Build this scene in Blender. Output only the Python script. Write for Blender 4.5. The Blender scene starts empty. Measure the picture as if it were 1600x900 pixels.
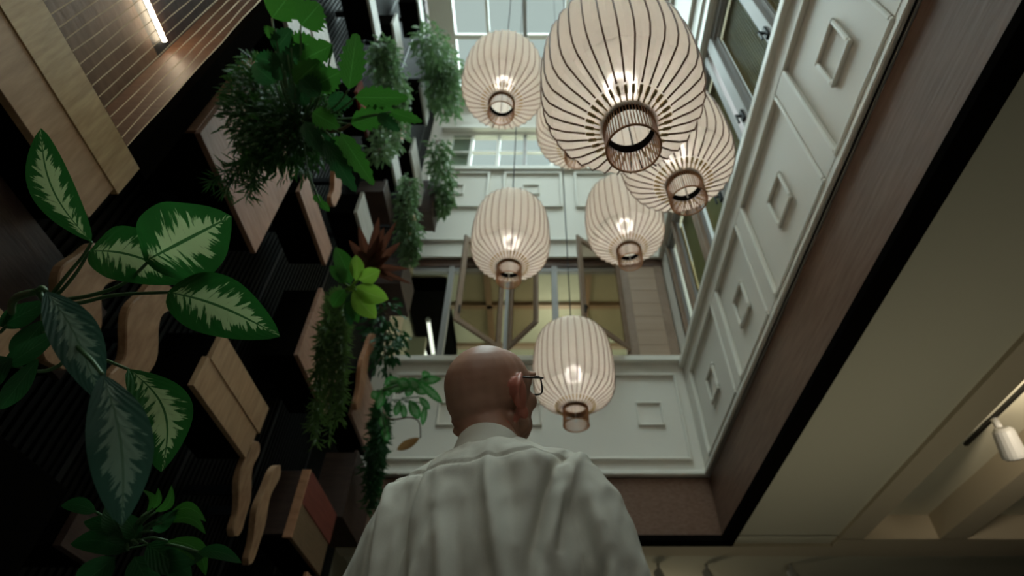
import bpy, bmesh, math, random
from mathutils import Vector, Matrix, noise
random.seed(7)
sc = bpy.context.scene
COL = sc.collection
H = 0.95                      # camera height above the floor; the scene is laid out from eye level and lifted at the end
PI = math.pi
# ---------------------------------------------------------------- camera, sky, sun, exposure
cam = bpy.data.cameras.new('camera'); cam_o = bpy.data.objects.new('camera', cam); COL.objects.link(cam_o)
PITCH = math.radians(44.5); FPX = 914.0
cam.sensor_width = 36; cam.lens = FPX / 1600 * 36; cam.shift_x = -40 / 1600
cam.clip_start = 0.05; cam.clip_end = 200
cam_o.rotation_euler = (PI / 2 + PITCH, 0, 0)
cam.dof.use_dof = True; cam.dof.focus_distance = 1.4; cam.dof.aperture_fstop = 2.8
sc.camera = cam_o
world = bpy.data.worlds.new('overcast_sky'); sc.world = world; world.use_nodes = True
bgn = world.node_tree.nodes['Background']
bgn.inputs[0].default_value = (0.87, 0.94, 0.92, 1); bgn.inputs[1].default_value = 0.66
def light(name, kind, loc, energy, col=(1, 1, 1), size=0.1, rot=(0, 0, 0), **kw):
    l = bpy.data.lights.new(name, kind); l.energy = energy; l.color = col
    if kind == 'AREA':
        l.shape = 'RECTANGLE'; l.size = size; l.size_y = kw.get('sy', size); l.spread = kw.get('spread', PI)
    elif kind == 'SUN': l.angle = kw.get('angle', 1.0)
    else: l.shadow_soft_size = size
    if kind == 'SPOT': l.spot_size = kw.get('spot', 1.2); l.spot_blend = 0.8
    o = bpy.data.objects.new(name, l); COL.objects.link(o); o.location = loc; o.rotation_euler = rot
    return o
light('daylight', 'SUN', (0, 3, 14), 24.0, (0.86, 0.96, 1.0), rot=(math.radians(-10), math.radians(4), 0), angle=math.radians(95))
light('shirt_fill', 'AREA', (1.2, -1.3, 1.9), 2, (1, 0.97, 0.88), size=1.4, rot=(math.radians(80), 0, math.radians(22)))  # unseen area light added behind the camera to brighten the shirt
light('shirt_fill_spot', 'SPOT', (-0.2, -1.2, 2.0), 17, (1, 0.97, 0.88), size=0.25, rot=Vector((0.1, 2.2, -1.75)).to_track_quat('-Z', 'Y').to_euler(), spot=0.62)  # added spot with no visible source, lifts the man's back
sc.view_settings.view_transform = 'Standard'; sc.view_settings.look = 'None'
sc.view_settings.exposure = 0.0; sc.view_settings.gamma = 1.0

# ---------------------------------------------------------------- helpers
CP, SP = math.cos(PITCH), math.sin(PITCH)
def U(px, py, dep):
    """a world point that lies dep metres in front of the viewer, read off the photograph"""
    u = 450 - py; k = dep / FPX
    return Vector(((px - 840) * k, (FPX * CP - u * SP) * k, (FPX * SP + u * CP) * k))
def UX(px, py, x0):
    v = U(px, py, 1); return v * (x0 / v.x)
WP = {}
def wpos(o): return WP.get(o.name, Vector((0, 0, 0)))
def tag(o, label=None, cat=None, group=None, kind=None):
    if label: o['label'] = label
    if cat: o['category'] = cat
    if group: o['group'] = group
    if kind: o['kind'] = kind
    return o
def thing(name, label, cat, loc=(0, 0, 0), group=None):
    o = bpy.data.objects.new(name, None); COL.objects.link(o); o.location = loc
    o.empty_display_size = 0.1; WP[o.name] = Vector(loc)
    return tag(o, label, cat, group)
class MB:
    def __init__(s): s.v = []; s.f = []; s.uv = []
    def add(s, vs, fs, uvs=None):
        b = len(s.v); s.v += [Vector(v) for v in vs]; s.f += [tuple(i + b for i in f) for f in fs]
        s.uv += uvs if uvs else [(0, 0)] * len(vs)
        return s
    def box(s, x0, x1, y0, y1, z0, z1):
        return s.add([(x0,y0,z0),(x1,y0,z0),(x1,y1,z0),(x0,y1,z0),(x0,y0,z1),(x1,y0,z1),(x1,y1,z1),(x0,y1,z1)],
              [(0,3,2,1),(4,5,6,7),(0,1,5,4),(1,2,6,5),(2,3,7,6),(3,0,4,7)])
    def obox(s, c, ax, ay, az):
        c, ax, ay, az = Vector(c), Vector(ax), Vector(ay), Vector(az)
        vs = [c + ax*i + ay*j + az*k for k in (-1, 1) for (i, j) in ((-1,-1),(1,-1),(1,1),(-1,1))]
        return s.add(vs, [(0,3,2,1),(4,5,6,7),(0,1,5,4),(1,2,6,5),(2,3,7,6),(3,0,4,7)])
    def tube(s, pts, r, n=6, caps=True):
        pts = [Vector(p) for p in pts]; m = len(pts)
        if not isinstance(r, (list, tuple)): r = [r] * m
        vs = []; prev = None
        for i, p in enumerate(pts):
            t = (pts[min(i+1, m-1)] - pts[max(i-1, 0)]).normalized()
            a = prev if prev else Vector((0, 0, 1)) if abs(t.z) < 0.9 else Vector((1, 0, 0))
            e1 = (a - t * a.dot(t)).normalized(); e2 = t.cross(e1); prev = e1
            for k in range(n):
                an = 2*PI*k/n; vs.append(p + (e1*math.cos(an) + e2*math.sin(an)) * r[i])
        fs = [(i*n+k, i*n+(k+1) % n, (i+1)*n+(k+1) % n, (i+1)*n+k) for i in range(m-1) for k in range(n)]
        if caps: fs += [tuple(range(n-1, -1, -1)), tuple((m-1)*n+k for k in range(n))]
        return s.add(vs, fs)
    def lathe(s, prof, n=32, c=(0, 0, 0), odd=1.0, close=False):
        vs = []
        for (r, z) in prof:
            for k in range(n):
                a = 2*PI*k/n; rr = r * (odd if k % 2 else 1)
                vs.append((c[0]+rr*math.cos(a), c[1]+rr*math.sin(a), c[2]+z))
        m = len(prof)
        rng = range(m) if close else range(m-1)
        return s.add(vs, [(i*n+k, i*n+(k+1) % n, ((i+1) % m)*n+(k+1) % n, ((i+1) % m)*n+k) for i in rng for k in range(n)])
    def ball(s, c, r, seg=12, ring=8):
        c = Vector(c); r = Vector(r) if not isinstance(r, (int, float)) else Vector((r, r, r))
        vs = [c + Vector((0, 0, -r.z))]
        for i in range(1, ring):
            p = -PI/2 + PI*i/ring
            for k in range(seg):
                a = 2*PI*k/seg
                vs.append(c + Vector((r.x*math.cos(p)*math.cos(a), r.y*math.cos(p)*math.sin(a), r.z*math.sin(p))))
        vs.append(c + Vector((0, 0, r.z))); L = len(vs) - 1
        fs = [(0, 1+(k+1) % seg, 1+k) for k in range(seg)]
        for i in range(ring-2):
            for k in range(seg):
                fs.append((1+i*seg+k, 1+i*seg+(k+1) % seg, 1+(i+1)*seg+(k+1) % seg, 1+(i+1)*seg+k))
        fs += [(1+(ring-2)*seg+k, 1+(ring-2)*seg+(k+1) % seg, L) for k in range(seg)]
        return s.add(vs, fs)
    def build(s, name, mat, parent=None, smooth=False, bevel=0, local=False, kind=None):
        if parent is not None: org = Vector((0,0,0)) if local else wpos(parent)
        else:
            xs = [v.x for v in s.v]; ys = [v.y for v in s.v]
            org = Vector(((min(xs)+max(xs))/2, (min(ys)+max(ys))/2, min(v.z for v in s.v)))
        me = bpy.data.meshes.new(name); me.from_pydata([tuple(v-org) for v in s.v], [], s.f)
        if any(u != (0, 0) for u in s.uv):
            ul = me.uv_layers.new(name='leaf')
            for l in me.loops: ul.data[l.index].uv = s.uv[l.vertex_index]
        if smooth: me.polygons.foreach_set('use_smooth', [True]*len(me.polygons))
        me.materials.append(mat); me.update()
        o = bpy.data.objects.new(name, me); COL.objects.link(o)
        if parent is not None: o.parent = parent; WP[o.name] = org
        else: o.location = org; WP[o.name] = org
        if bevel:
            b = o.modifiers.new('bevel', 'BEVEL'); b.width = bevel; b.segments = 1; b.limit_method = 'ANGLE'
        if kind: o['kind'] = kind
        return o
def box(name, mat, b, parent=None, bevel=0, kind=None): return MB().box(*b).build(name, mat, parent, bevel=bevel, kind=kind)
def copy_tree(o, parent=None):
    c = o.copy(); COL.objects.link(c); c.parent = parent
    for ch in o.children: copy_tree(ch, c)
    return c

# ---------------------------------------------------------------- materials
def mat(name, col, rough=0.6, metal=0, spec=0.4, noise_amt=0, nscale=8, bump=0, col2=None, stretch=(1,1,1), emit=None, estr=0, detail=4):
    m = bpy.data.materials.new(name); m.use_nodes = True; nt = m.node_tree; b = nt.nodes['Principled BSDF']
    b.inputs['Base Color'].default_value = (*col, 1); b.inputs['Roughness'].default_value = rough
    b.inputs['Metallic'].default_value = metal; b.inputs['Specular IOR Level'].default_value = spec
    if emit: b.inputs['Emission Color'].default_value = (*emit, 1); b.inputs['Emission Strength'].default_value = estr
    if col2 or bump:
        tc = nt.nodes.new('ShaderNodeTexCoord'); mp = nt.nodes.new('ShaderNodeMapping'); mp.inputs['Scale'].default_value = stretch
        nt.links.new(tc.outputs['Object'], mp.inputs[0])
        n = nt.nodes.new('ShaderNodeTexNoise'); n.inputs['Scale'].default_value = nscale; n.inputs['Detail'].default_value = detail
        n.inputs['Roughness'].default_value = 0.6
        nt.links.new(mp.outputs[0], n.inputs[0])
        if col2:
            r = nt.nodes.new('ShaderNodeValToRGB'); r.color_ramp.elements[0].position = 0.32; r.color_ramp.elements[1].position = 0.68
            r.color_ramp.elements[0].color = (*col, 1); r.color_ramp.elements[1].color = (*col2, 1)
            nt.links.new(n.outputs[0], r.inputs[0]); nt.links.new(r.outputs[0], b.inputs['Base Color'])
        if bump:
            bp = nt.nodes.new('ShaderNodeBump'); bp.inputs['Strength'].default_value = bump; bp.inputs['Distance'].default_value = 0.01
            nt.links.new(n.outputs[0], bp.inputs['Height']); nt.links.new(bp.outputs[0], b.inputs['Normal'])
    return m
WHITE = mat('white_paint', (0.68,0.63,0.56), 0.5)
WHITE2 = mat('white_trim', (0.72,0.68,0.61), 0.4)
FASCIA = mat('dark_oak_fascia', (0.14,0.074,0.048), 0.5, col2=(0.20,0.118,0.083), nscale=3, stretch=(6,1,14), bump=0.15, detail=8, spec=0.18)
DARK = mat('near_black', (0.004,0.0035,0.003), 0.9, spec=0.0)
DARKSTEEL = mat('black_steel', (0.008,0.009,0.010), 0.5, spec=0.2)
CEIL = mat('olive_beige_plaster', (0.56,0.53,0.41), 0.85, spec=0.1)
BEAM = mat('beam_plaster', (0.50,0.43,0.31), 0.85, spec=0.1)
FLOOR = mat('grey_floor', (0.10,0.09,0.08), 0.4, col2=(0.16,0.14,0.12), nscale=2)
REED = mat('black_reeded_panel', (0.004,0.004,0.0035), 0.6, spec=0.12)
def wood(name, a, b, stretch=(2,3,30), nscale=2.5, rough=0.55, bump=0.3): return mat(name, a, rough, col2=b, nscale=nscale, stretch=stretch, bump=bump, detail=7)
W_PALE = wood('pale_maple', (0.40,0.24,0.10), (0.58,0.38,0.18), (2,22,3), 1.6)
W_PINK = wood('pinkish_wood', (0.27,0.13,0.08), (0.39,0.21,0.14), (2,2,16), 2)
W_TAN = wood('tan_wood', (0.36,0.20,0.10), (0.50,0.31,0.17), (2,16,2.5), 2)
W_GREY = wood('bleached_wood', (0.40,0.38,0.34), (0.52,0.50,0.46), (2,2,12), 2)
W_ORANGE = wood('orange_wood', (0.30,0.13,0.06), (0.44,0.21,0.11), (3,3,12), 2)
W_SHADED = wood('shaded_box_wood', (0.15,0.085,0.04), (0.20,0.12,0.06))  # yellow-brown that paints the shadow on the red box's lower board
W_RED = wood('red_stained_wood', (0.15,0.028,0.016), (0.21,0.045,0.028), (2,2,14), 2)
W_BROWN = wood('dark_brown_wood', (0.035,0.016,0.010), (0.06,0.030,0.020), (2,2,14), 2)
W_WAVY = wood('live_edge_walnut', (0.27,0.135,0.065), (0.44,0.26,0.14), (6,6,2.2), 3)
W_BEIGE = wood('beige_wall_boards', (0.33,0.215,0.14), (0.38,0.26,0.18), (1,2,24), 1.5, bump=0.1)
W_SASH = wood('brown_sash_wood', (0.22,0.135,0.085), (0.28,0.185,0.125), (3,3,3), 2, bump=0.1)
GOLD = mat('brass_tip', (0.50,0.36,0.16), 0.4, metal=0.4)
RIB = mat('brown_bamboo_rib', (0.20,0.12,0.08), 0.5)
STICK = mat('cherry_bamboo_stick', (0.46,0.21,0.09), 0.45)
BLACK = mat('black_plastic', (0.008,0.008,0.008), 0.4)
CORD = mat('grey_cord', (0.08,0.08,0.08), 0.6)
BLIND = wood('brown_reed_blind', (0.20,0.12,0.05), (0.36,0.22,0.10), (30,30,0.6), 2, bump=0.1)
BLIND.node_tree.nodes['Principled BSDF'].inputs['Specular IOR Level'].default_value = 0.03
GREYFR = mat('grey_brown_frame', (0.30,0.28,0.27), 0.5)
AMBER = mat('amber_glass_panel', (0.24,0.16,0.06), 0.5, spec=0.05, col2=(0.34,0.25,0.11), nscale=1.5)
OLIVE = mat('upper_room_plaster', (0.42,0.38,0.27), 0.8)
SPOTW = mat('white_lamp_metal', (0.5,0.5,0.48), 0.4)
SOIL = mat('soil', (0.02,0.014,0.01), 0.9)
STEM = mat('green_stem', (0.06,0.13,0.045), 0.5)
STEMB = mat('brown_stem', (0.10,0.06,0.03), 0.7)
def emissive(name, col, s):
    m = bpy.data.materials.new(name); m.use_nodes = True; nt = m.node_tree
    nt.nodes.remove(nt.nodes['Principled BSDF']); e = nt.nodes.new('ShaderNodeEmission')
    e.inputs[0].default_value = (*col, 1); e.inputs[1].default_value = s
    nt.links.new(e.outputs[0], nt.nodes['Material Output'].inputs[0]); return m
LED = emissive('led_glow', (1.0,0.80,0.54), 42.0)
TUBE = emissive('tube_light_glow', (1.0,0.95,0.8), 1.6)
BULB = emissive('bulb_glow', (1.0,0.93,0.8), 1.2)
def glass(name, col, alpha, rough=0.15):
    m = bpy.data.materials.new(name); m.use_nodes = True; nt = m.node_tree
    nt.nodes.remove(nt.nodes['Principled BSDF'])
    t = nt.nodes.new('ShaderNodeBsdfTransparent'); t.inputs[0].default_value = (*col, 1)
    g = nt.nodes.new('ShaderNodeBsdfGlossy'); g.inputs['Roughness'].default_value = rough
    mx = nt.nodes.new('ShaderNodeMixShader'); mx.inputs[0].default_value = alpha
    nt.links.new(t.outputs[0], mx.inputs[1]); nt.links.new(g.outputs[0], mx.inputs[2])
    nt.links.new(mx.outputs[0], nt.nodes['Material Output'].inputs[0]); return m
GLASS = glass('clear_glass', (0.84,0.90,0.88), 0.003)
GLASSB = glass('brown_tinted_glass', (0.66,0.60,0.53), 0.006)
def fabric(name, col, trans=0.5):
    m = bpy.data.materials.new(name); m.use_nodes = True; nt = m.node_tree
    nt.nodes.remove(nt.nodes['Principled BSDF'])
    d = nt.nodes.new('ShaderNodeBsdfDiffuse'); t = nt.nodes.new('ShaderNodeBsdfTranslucent')
    tc = nt.nodes.new('ShaderNodeTexCoord'); n = nt.nodes.new('ShaderNodeTexNoise'); n.inputs['Scale'].default_value = 5
    r = nt.nodes.new('ShaderNodeValToRGB'); r.color_ramp.elements[0].color = (*[c*0.93 for c in col], 1); r.color_ramp.elements[1].color = (*col, 1)
    nt.links.new(tc.outputs['Object'], n.inputs[0]); nt.links.new(n.outputs[0], r.inputs[0])
    nt.links.new(r.outputs[0], d.inputs[0]); nt.links.new(r.outputs[0], t.inputs[0])
    mx = nt.nodes.new('ShaderNodeMixShader'); mx.inputs[0].default_value = trans
    nt.links.new(d.outputs[0], mx.inputs[1]); nt.links.new(t.outputs[0], mx.inputs[2])
    rf = nt.nodes.new('ShaderNodeBsdfRefraction'); rf.inputs['Roughness'].default_value = 0.6; rf.inputs['IOR'].default_value = 1.12
    m2 = nt.nodes.new('ShaderNodeMixShader'); m2.inputs[0].default_value = 0.03
    nt.links.new(mx.outputs[0], m2.inputs[1]); nt.links.new(rf.outputs[0], m2.inputs[2])
    nt.links.new(m2.outputs[0], nt.nodes['Material Output'].inputs[0]); return m
PAPER = fabric('lantern_fabric', (0.80,0.765,0.70), 0.45)
RIBFAR = mat('glow_paled_rib', (0.36,0.25,0.18), 0.5)  # same bamboo as RIB, colour paled to carry the far lanterns' glow
def leafmat(name, col, vein, pale=None, trans=0.35, rough=0.4):
    """leaf with a midrib and, if pale is given, a feathered cream centre; u runs base to tip, v across"""
    m = bpy.data.materials.new(name); m.use_nodes = True; nt = m.node_tree; N = nt.nodes; L = nt.links
    b = N['Principled BSDF']; b.inputs['Roughness'].default_value = rough; b.inputs['Specular IOR Level'].default_value = 0.35
    uv = N.new('ShaderNodeUVMap'); sx = N.new('ShaderNodeSeparateXYZ'); L.new(uv.outputs[0], sx.inputs[0])
    def mth(op, a, c=None, d=None):
        n = N.new('ShaderNodeMath'); n.operation = op
        for i, q in enumerate((a, c, d)):
            if q is None: continue
            if isinstance(q, (int, float)): n.inputs[i].default_value = q
            else: L.new(q, n.inputs[i])
        return n.outputs[0]
    u = sx.outputs[0]; av = mth('MULTIPLY', mth('ABSOLUTE', mth('SUBTRACT', sx.outputs[1], 0.5)), 2.0)
    oi = N.new('ShaderNodeObjectInfo')
    base = N.new('ShaderNodeMixRGB'); base.inputs[1].default_value = (*col, 1); base.inputs[2].default_value = (*vein, 1)
    ln = N.new('ShaderNodeMath'); ln.operation = 'LESS_THAN'; L.new(av, ln.inputs[0]); ln.inputs[1].default_value = 0.035
    L.new(ln.outputs[0], base.inputs[0]); out = base.outputs[0]
    if pale:
        cb = N.new('ShaderNodeCombineXYZ')
        st = mth('SUBTRACT', mth('MULTIPLY', u, 34.0), mth('MULTIPLY', av, 5.0)); L.new(st, cb.inputs[0]); L.new(mth('MULTIPLY', av, 1.2), cb.inputs[1])
        L.new(mth('MULTIPLY', sx.outputs[1], 2.0), cb.inputs[2])
        n = N.new('ShaderNodeTexNoise'); n.inputs['Scale'].default_value = 1.0; n.inputs['Detail'].default_value = 5; L.new(cb.outputs[0], n.inputs[0])
        env = mth('MULTIPLY', mth('SINE', mth('MULTIPLY', u, PI)), 0.55)
        thr = mth('ADD', env, mth('MULTIPLY', mth('SUBTRACT', n.outputs[0], 0.5), 1.9))
        df = mth('MULTIPLY', mth('SUBTRACT', thr, av), 7.0)
        cl = N.new('ShaderNodeClamp'); L.new(df, cl.inputs[0])
        gt = mth('GREATER_THAN', av, 0.04)
        f = mth('MULTIPLY', cl.outputs[0], gt)
        mx = N.new('ShaderNodeMixRGB'); L.new(mth('MULTIPLY', f, 0.85), mx.inputs[0]); L.new(out, mx.inputs[1]); mx.inputs[2].default_value = (*pale, 1); out = mx.outputs[0]
    # side vein relief
    w = mth('SINE', mth('SUBTRACT', mth('MULTIPLY', u, 60.0), mth('MULTIPLY', av, 22.0)))
    bp = N.new('ShaderNodeBump'); bp.inputs['Strength'].default_value = 0.25; bp.inputs['Distance'].default_value = 0.002
    L.new(w, bp.inputs['Height']); L.new(bp.outputs[0], b.inputs['Normal'])
    L.new(out, b.inputs['Base Color'])
    t = N.new('ShaderNodeBsdfTranslucent'); L.new(out, t.inputs[0]); mx = N.new('ShaderNodeMixShader'); mx.inputs[0].default_value = trans
    L.new(b.outputs[0], mx.inputs[1]); L.new(t.outputs[0], mx.inputs[2]); L.new(mx.outputs[0], N['Material Output'].inputs[0])
    return m
L_DIEF = leafmat('variegated_leaf', (0.022,0.13,0.022), (0.05,0.16,0.04), (0.58,0.74,0.36))
L_BLUE = leafmat('bluish_variegated_leaf', (0.035,0.09,0.06), (0.10,0.17,0.10), (0.20,0.28,0.20))
L_GREEN = leafmat('bright_green_leaf', (0.042,0.17,0.02), (0.08,0.26,0.05))
L_LIME = leafmat('lime_leaf', (0.22,0.42,0.045), (0.30,0.48,0.10), trans=0.45)
L_DEEP = leafmat('deep_green_leaf', (0.018,0.085,0.022), (0.04,0.12,0.04))
L_POTHOS = leafmat('pothos_leaf', (0.05,0.25,0.05), (0.10,0.30,0.09), (0.25,0.42,0.22))
L_FERN = leafmat('fern_green', (0.03,0.10,0.02), (0.04,0.11,0.02))
L_MIST = leafmat('misty_fern_green', (0.15,0.26,0.11), (0.15,0.26,0.11), trans=0.4)
L_BROM = leafmat('brown_bromeliad_leaf', (0.11,0.038,0.022), (0.16,0.06,0.035))
L_DRY = leafmat('dry_brown_leaf', (0.34,0.18,0.07), (0.40,0.24,0.10))

# ---------------------------------------------------------------- the room shell
def struct(name, m, boxes, parent=None, bevel=0):
    b = MB()
    for q in boxes: b.box(*q)
    o = b.build(name, m, parent, bevel=bevel)
    if parent is None: o['kind'] = 'structure'
    return o
YB = 6.80; XR = 2.12; XL = -2.36; ZT = 12.8; YN = -2.6
struct('floor', FLOOR, [(XL-0.2, 6.5, YN-0.2, 10.5, -H-0.1, -H)])
# ceiling of the ground floor: flat bays, recessed coffers and beams right of the opening, and beyond it
ceil = struct('ceiling', CEIL, [(2.26,3.42,YN,6.74,2.66,2.76), (3.66,4.60,YN,6.74,2.90,3.0), (4.86,6.5,YN,6.74,2.90,3.0),
    (XL,6.5,7.25,10.4,2.66,2.76), (XL,2.26,YN-0.1,-1.6,2.66,2.76)])
def cbeam(b): o = struct('ceiling_beam', BEAM, [b], ceil)
for b in [(3.42,3.70,YN,6.74,2.62,2.95), (4.56,4.87,YN,6.74,2.62,2.95), (3.42,6.5,6.73,7.25,2.62,2.95), (XL,3.42,6.95,7.25,2.62,2.9)]: cbeam(b)
struct('ceiling_infill', CEIL, [(2.26,3.42,6.72,6.95,2.66,2.76)], ceil)
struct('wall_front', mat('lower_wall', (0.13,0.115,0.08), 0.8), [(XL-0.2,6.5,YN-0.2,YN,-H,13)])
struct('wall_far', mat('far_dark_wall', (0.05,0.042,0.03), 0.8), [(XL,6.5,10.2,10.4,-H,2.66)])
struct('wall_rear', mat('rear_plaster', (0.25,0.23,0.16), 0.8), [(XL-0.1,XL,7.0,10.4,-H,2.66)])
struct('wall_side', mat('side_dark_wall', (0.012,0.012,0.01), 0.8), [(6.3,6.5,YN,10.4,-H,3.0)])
# wood fascia round the opening
fr = struct('trim_1', FASCIA, [(XR,XR+0.14,-1.6,YB+0.1,2.68,3.39)])
fb = struct('trim_2', FASCIA, [(-2.1,XR+0.1,YB,YB+0.14,2.68,3.39)])
struct('trim_3', DARK, [(XR-0.01,2.26,-1.6,6.88,2.62,2.682), (-2.1,2.26,YB-0.03,6.95,2.62,2.682), (XR+0.02,XR+0.1,-1.6,6.8,3.38,3.42), (-2.1,XR,YB+0.02,YB+0.1,3.38,3.42)])  # upper near-black strips paint in the shadow gap over the fascia
# upper walls of the atrium
wr = struct('wall_right', WHITE, [(XR,XR+0.2,-1.6,YB+0.2,3.41,5.12), (XR,XR+0.2,-1.6,YB+0.2,7.35,ZT), (XR,XR+0.2,6.45,YB+0.2,5.1,7.36)])
wb = struct('wall_back', WHITE, [(XL,XR,YB,YB+0.2,3.41,5.22), (XL,XR,YB,YB+0.2,7.40,10.02), (XL,XR,YB,YB+0.2,11.5,ZT), (XL,-1.90,YB,YB+0.2,10,11.5)])
def frame_boxes_x(x, y0, y1, z0, z1, w, d):   # moulding on a wall facing -x
    return [(x-d,x,y0,y1,z0,z0+w),(x-d,x,y0,y1,z1-w,z1),(x-d,x,y0,y0+w,z0+w,z1-w),(x-d,x,y1-w,y1,z0+w,z1-w)]
def frame_boxes_y(y, x0, x1, z0, z1, w, d):
    return [(x0,x1,y-d,y,z0,z0+w),(x0,x1,y-d,y,z1-w,z1),(x0,x0+w,y-d,y,z0+w,z1-w),(x1-w,x1,y-d,y,z0+w,z1-w)]
# right wall: face rails and stiles stand proud, the panels lie back between them
pan = [(-0.2,1.13),(1.33,2.27),(2.47,3.72),(3.92,4.94),(5.14,6.52)]
ys = [-1.6] + [v for p in pan for v in p] + [YB]
rails = [(XR-0.035,XR,-1.6,YB,3.41,3.52),(XR-0.035,XR,-1.6,YB,4.82,5.12)] + [(XR-0.035,XR,ys[i],ys[i+1],3.52,4.82) for i in range(0,len(ys),2)]
struct('wall_rail', WHITE, rails, wr, bevel=0.008)
struct('sill_trim', WHITE2, [(XR-0.09,XR,-1.6,YB,5.06,5.16),(XR-0.06,XR,-1.6,YB,3.41,3.46)], wr, bevel=0.01)
struct('sill_trim', WHITE2, [(-2.1,XR-0.05,YB-0.09,YB,5.14,5.24),(-2.1,XR-0.04,YB-0.06,YB,3.41,3.47)], wb, bevel=0.01)
for i, (a, c) in enumerate(pan):
    struct('panel_moulding', WHITE2, frame_boxes_x(XR, a, c, 3.52, 4.82, 0.035, 0.05), wr, bevel=0.01)
    m = (a+c)/2; struct('rectangle_moulding', WHITE2, frame_boxes_x(XR, m-0.175, m+0.175, 3.93, 4.31, 0.035, 0.035), wr, bevel=0.01)
for z0, z1 in ((7.95, 9.95),):
    for a in [-1.0, 0.7, 2.4, 4.1, 5.6]:
        struct('panel_moulding', WHITE2, frame_boxes_x(XR, a, a+1.35, z0+0.3, z1-0.35, 0.05, 0.05), wr, bevel=0.01)
struct('band_trim', WHITE2, [(XR-0.06,XR,-1.6,YB,7.36,7.48),(XR-0.1,XR,-1.6,YB,9.95,10.1),(XR-0.03,XR,-1.6,YB,7.8,7.88),(XR-0.08,XR,-1.6,YB,10.6,10.7),(XR-0.05,XR,-1.6,YB,11.2,11.3)], wr, bevel=0.01)
# back wall panels: lower band and upper band
xs = [(-2.0,-0.83),(-0.63,0.50),(0.62,1.97)]
for a, c in [(-2.0,-0.35),(-0.15,1.95)]:
    struct('panel_moulding', WHITE2, frame_boxes_y(YB, a, c, 3.62, 4.95, 0.035, 0.045), wb, bevel=0.01)
for x0 in (-1.35, -0.3, 1.33): struct('rectangle_moulding', WHITE2, frame_boxes_y(YB, x0, x0+0.36, 4.12, 4.49, 0.03, 0.03), wb, bevel=0.008)
for a, c in [(-2.2,-0.95),(-0.68,0.48),(0.72,1.85)]:
    struct('panel_moulding', WHITE2, frame_boxes_y(YB, a, c, 8.78, 9.92, 0.05, 0.05), wb, bevel=0.01)
    m = (a+c)/2 - 0.03; struct('rectangle_moulding', WHITE2, frame_boxes_y(YB, m-0.17, m+0.17, 9.2, 9.52, 0.03, 0.03), wb, bevel=0.008)
struct('band_trim', WHITE2, [(-2.1,XR-0.05,YB-0.08,YB,9.98,10.1),(-2.1,XR-0.05,YB-0.05,YB,7.82,7.90),(-2.1,XR-0.05,YB-0.12,YB,11.5,11.62),(-2.1,XR-0.05,YB-0.05,YB,7.38,7.44)], wb, bevel=0.01)
# wall above the room behind the viewer, closes the atrium
struct('wall_near', WHITE, [(XL,XR+0.2,-1.8,-1.6,2.66,ZT)])

# ---- back windows (first upper floor)
win = struct('window_1', wood('window_head_wood', (0.10,0.05,0.035), (0.13,0.07,0.05)), [(-2.1,XR,YB+0.02,YB+0.16,7.22,7.42)])
for x, w, m in ((-1.45,0.045,GREYFR),(-0.49,0.03,GREYFR),(0.28,0.05,GREYFR),(1.42,0.09,W_SASH),(2.03,0.07,W_SASH)):
    struct('window_post', m, [(x-w,x+w,YB+0.02,YB+0.14,5.2,7.24)], win, bevel=0.005)
struct('top_rail', GREYFR, [(-2.1,1.35,YB+0.04,YB+0.12,7.12,7.22)], win)
for x0, x1 in ((-2.1,-1.5),(-1.4,-0.52),(-0.46,0.23),(0.33,1.33)): struct('pane', GLASS, [(x0,x1,YB+0.08,YB+0.09,5.25,7.14)], win)
bp = struct('wood_infill_panel', W_BEIGE, [(1.5,1.97,YB+0.05,YB+0.12,5.2,7.25)], win)
for k in range(7): struct('board', W_BEIGE, [(1.5,1.97,YB+0.03,YB+0.05,5.24+k*0.284,5.24+k*0.284+0.282)], win, bevel=0.003)
def sash(hx, hy, ox, oy):
    t = thing('casement_sash', None, None, (hx, hy, 5.35)); t.parent = win; t.location = Vector((hx, hy, 5.35)) - wpos(win)
    d = Vector((ox-hx, oy-hy, 0)); L = d.length; d.normalize(); n = Vector((-d.y, d.x, 0))
    b = MB(); z0, z1, w = 5.35, 7.16, 0.045
    o = Vector((hx, hy, 0)); up = Vector((0,0,1))
    for s0, s1, a, c in ((0, w*2, z0, z1), (L-w*2, L, z0, z1), (w*2, L-w*2, z0, z0+w*2), (w*2, L-w*2, z1-w*2, z1)):
        b.obox(o + d*(s0+s1)/2 + up*(a+c)/2, d*(s1-s0)/2, n*0.02, up*(c-a)/2)
    b.build('sash_frame', W_SASH, t, bevel=0.004)
    MB().obox(o + d*L/2 + up*(z0+z1)/2, d*(L/2-w*2), n*0.004, up*((z1-z0)/2-w*2)).build('pane', GLASSB, t)
    MB().obox(o + d*(L-0.05) + up*(z0+0.22) + n*0.03, d*0.012, n*0.015, up*0.07).build('handle', BLACK, t)
sash(-0.55, YB-0.04, -1.16, 6.07); sash(-0.44, YB-0.04, 0.0, 6.13); sash(1.36, YB-0.04, 0.62, 6.07)
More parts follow.
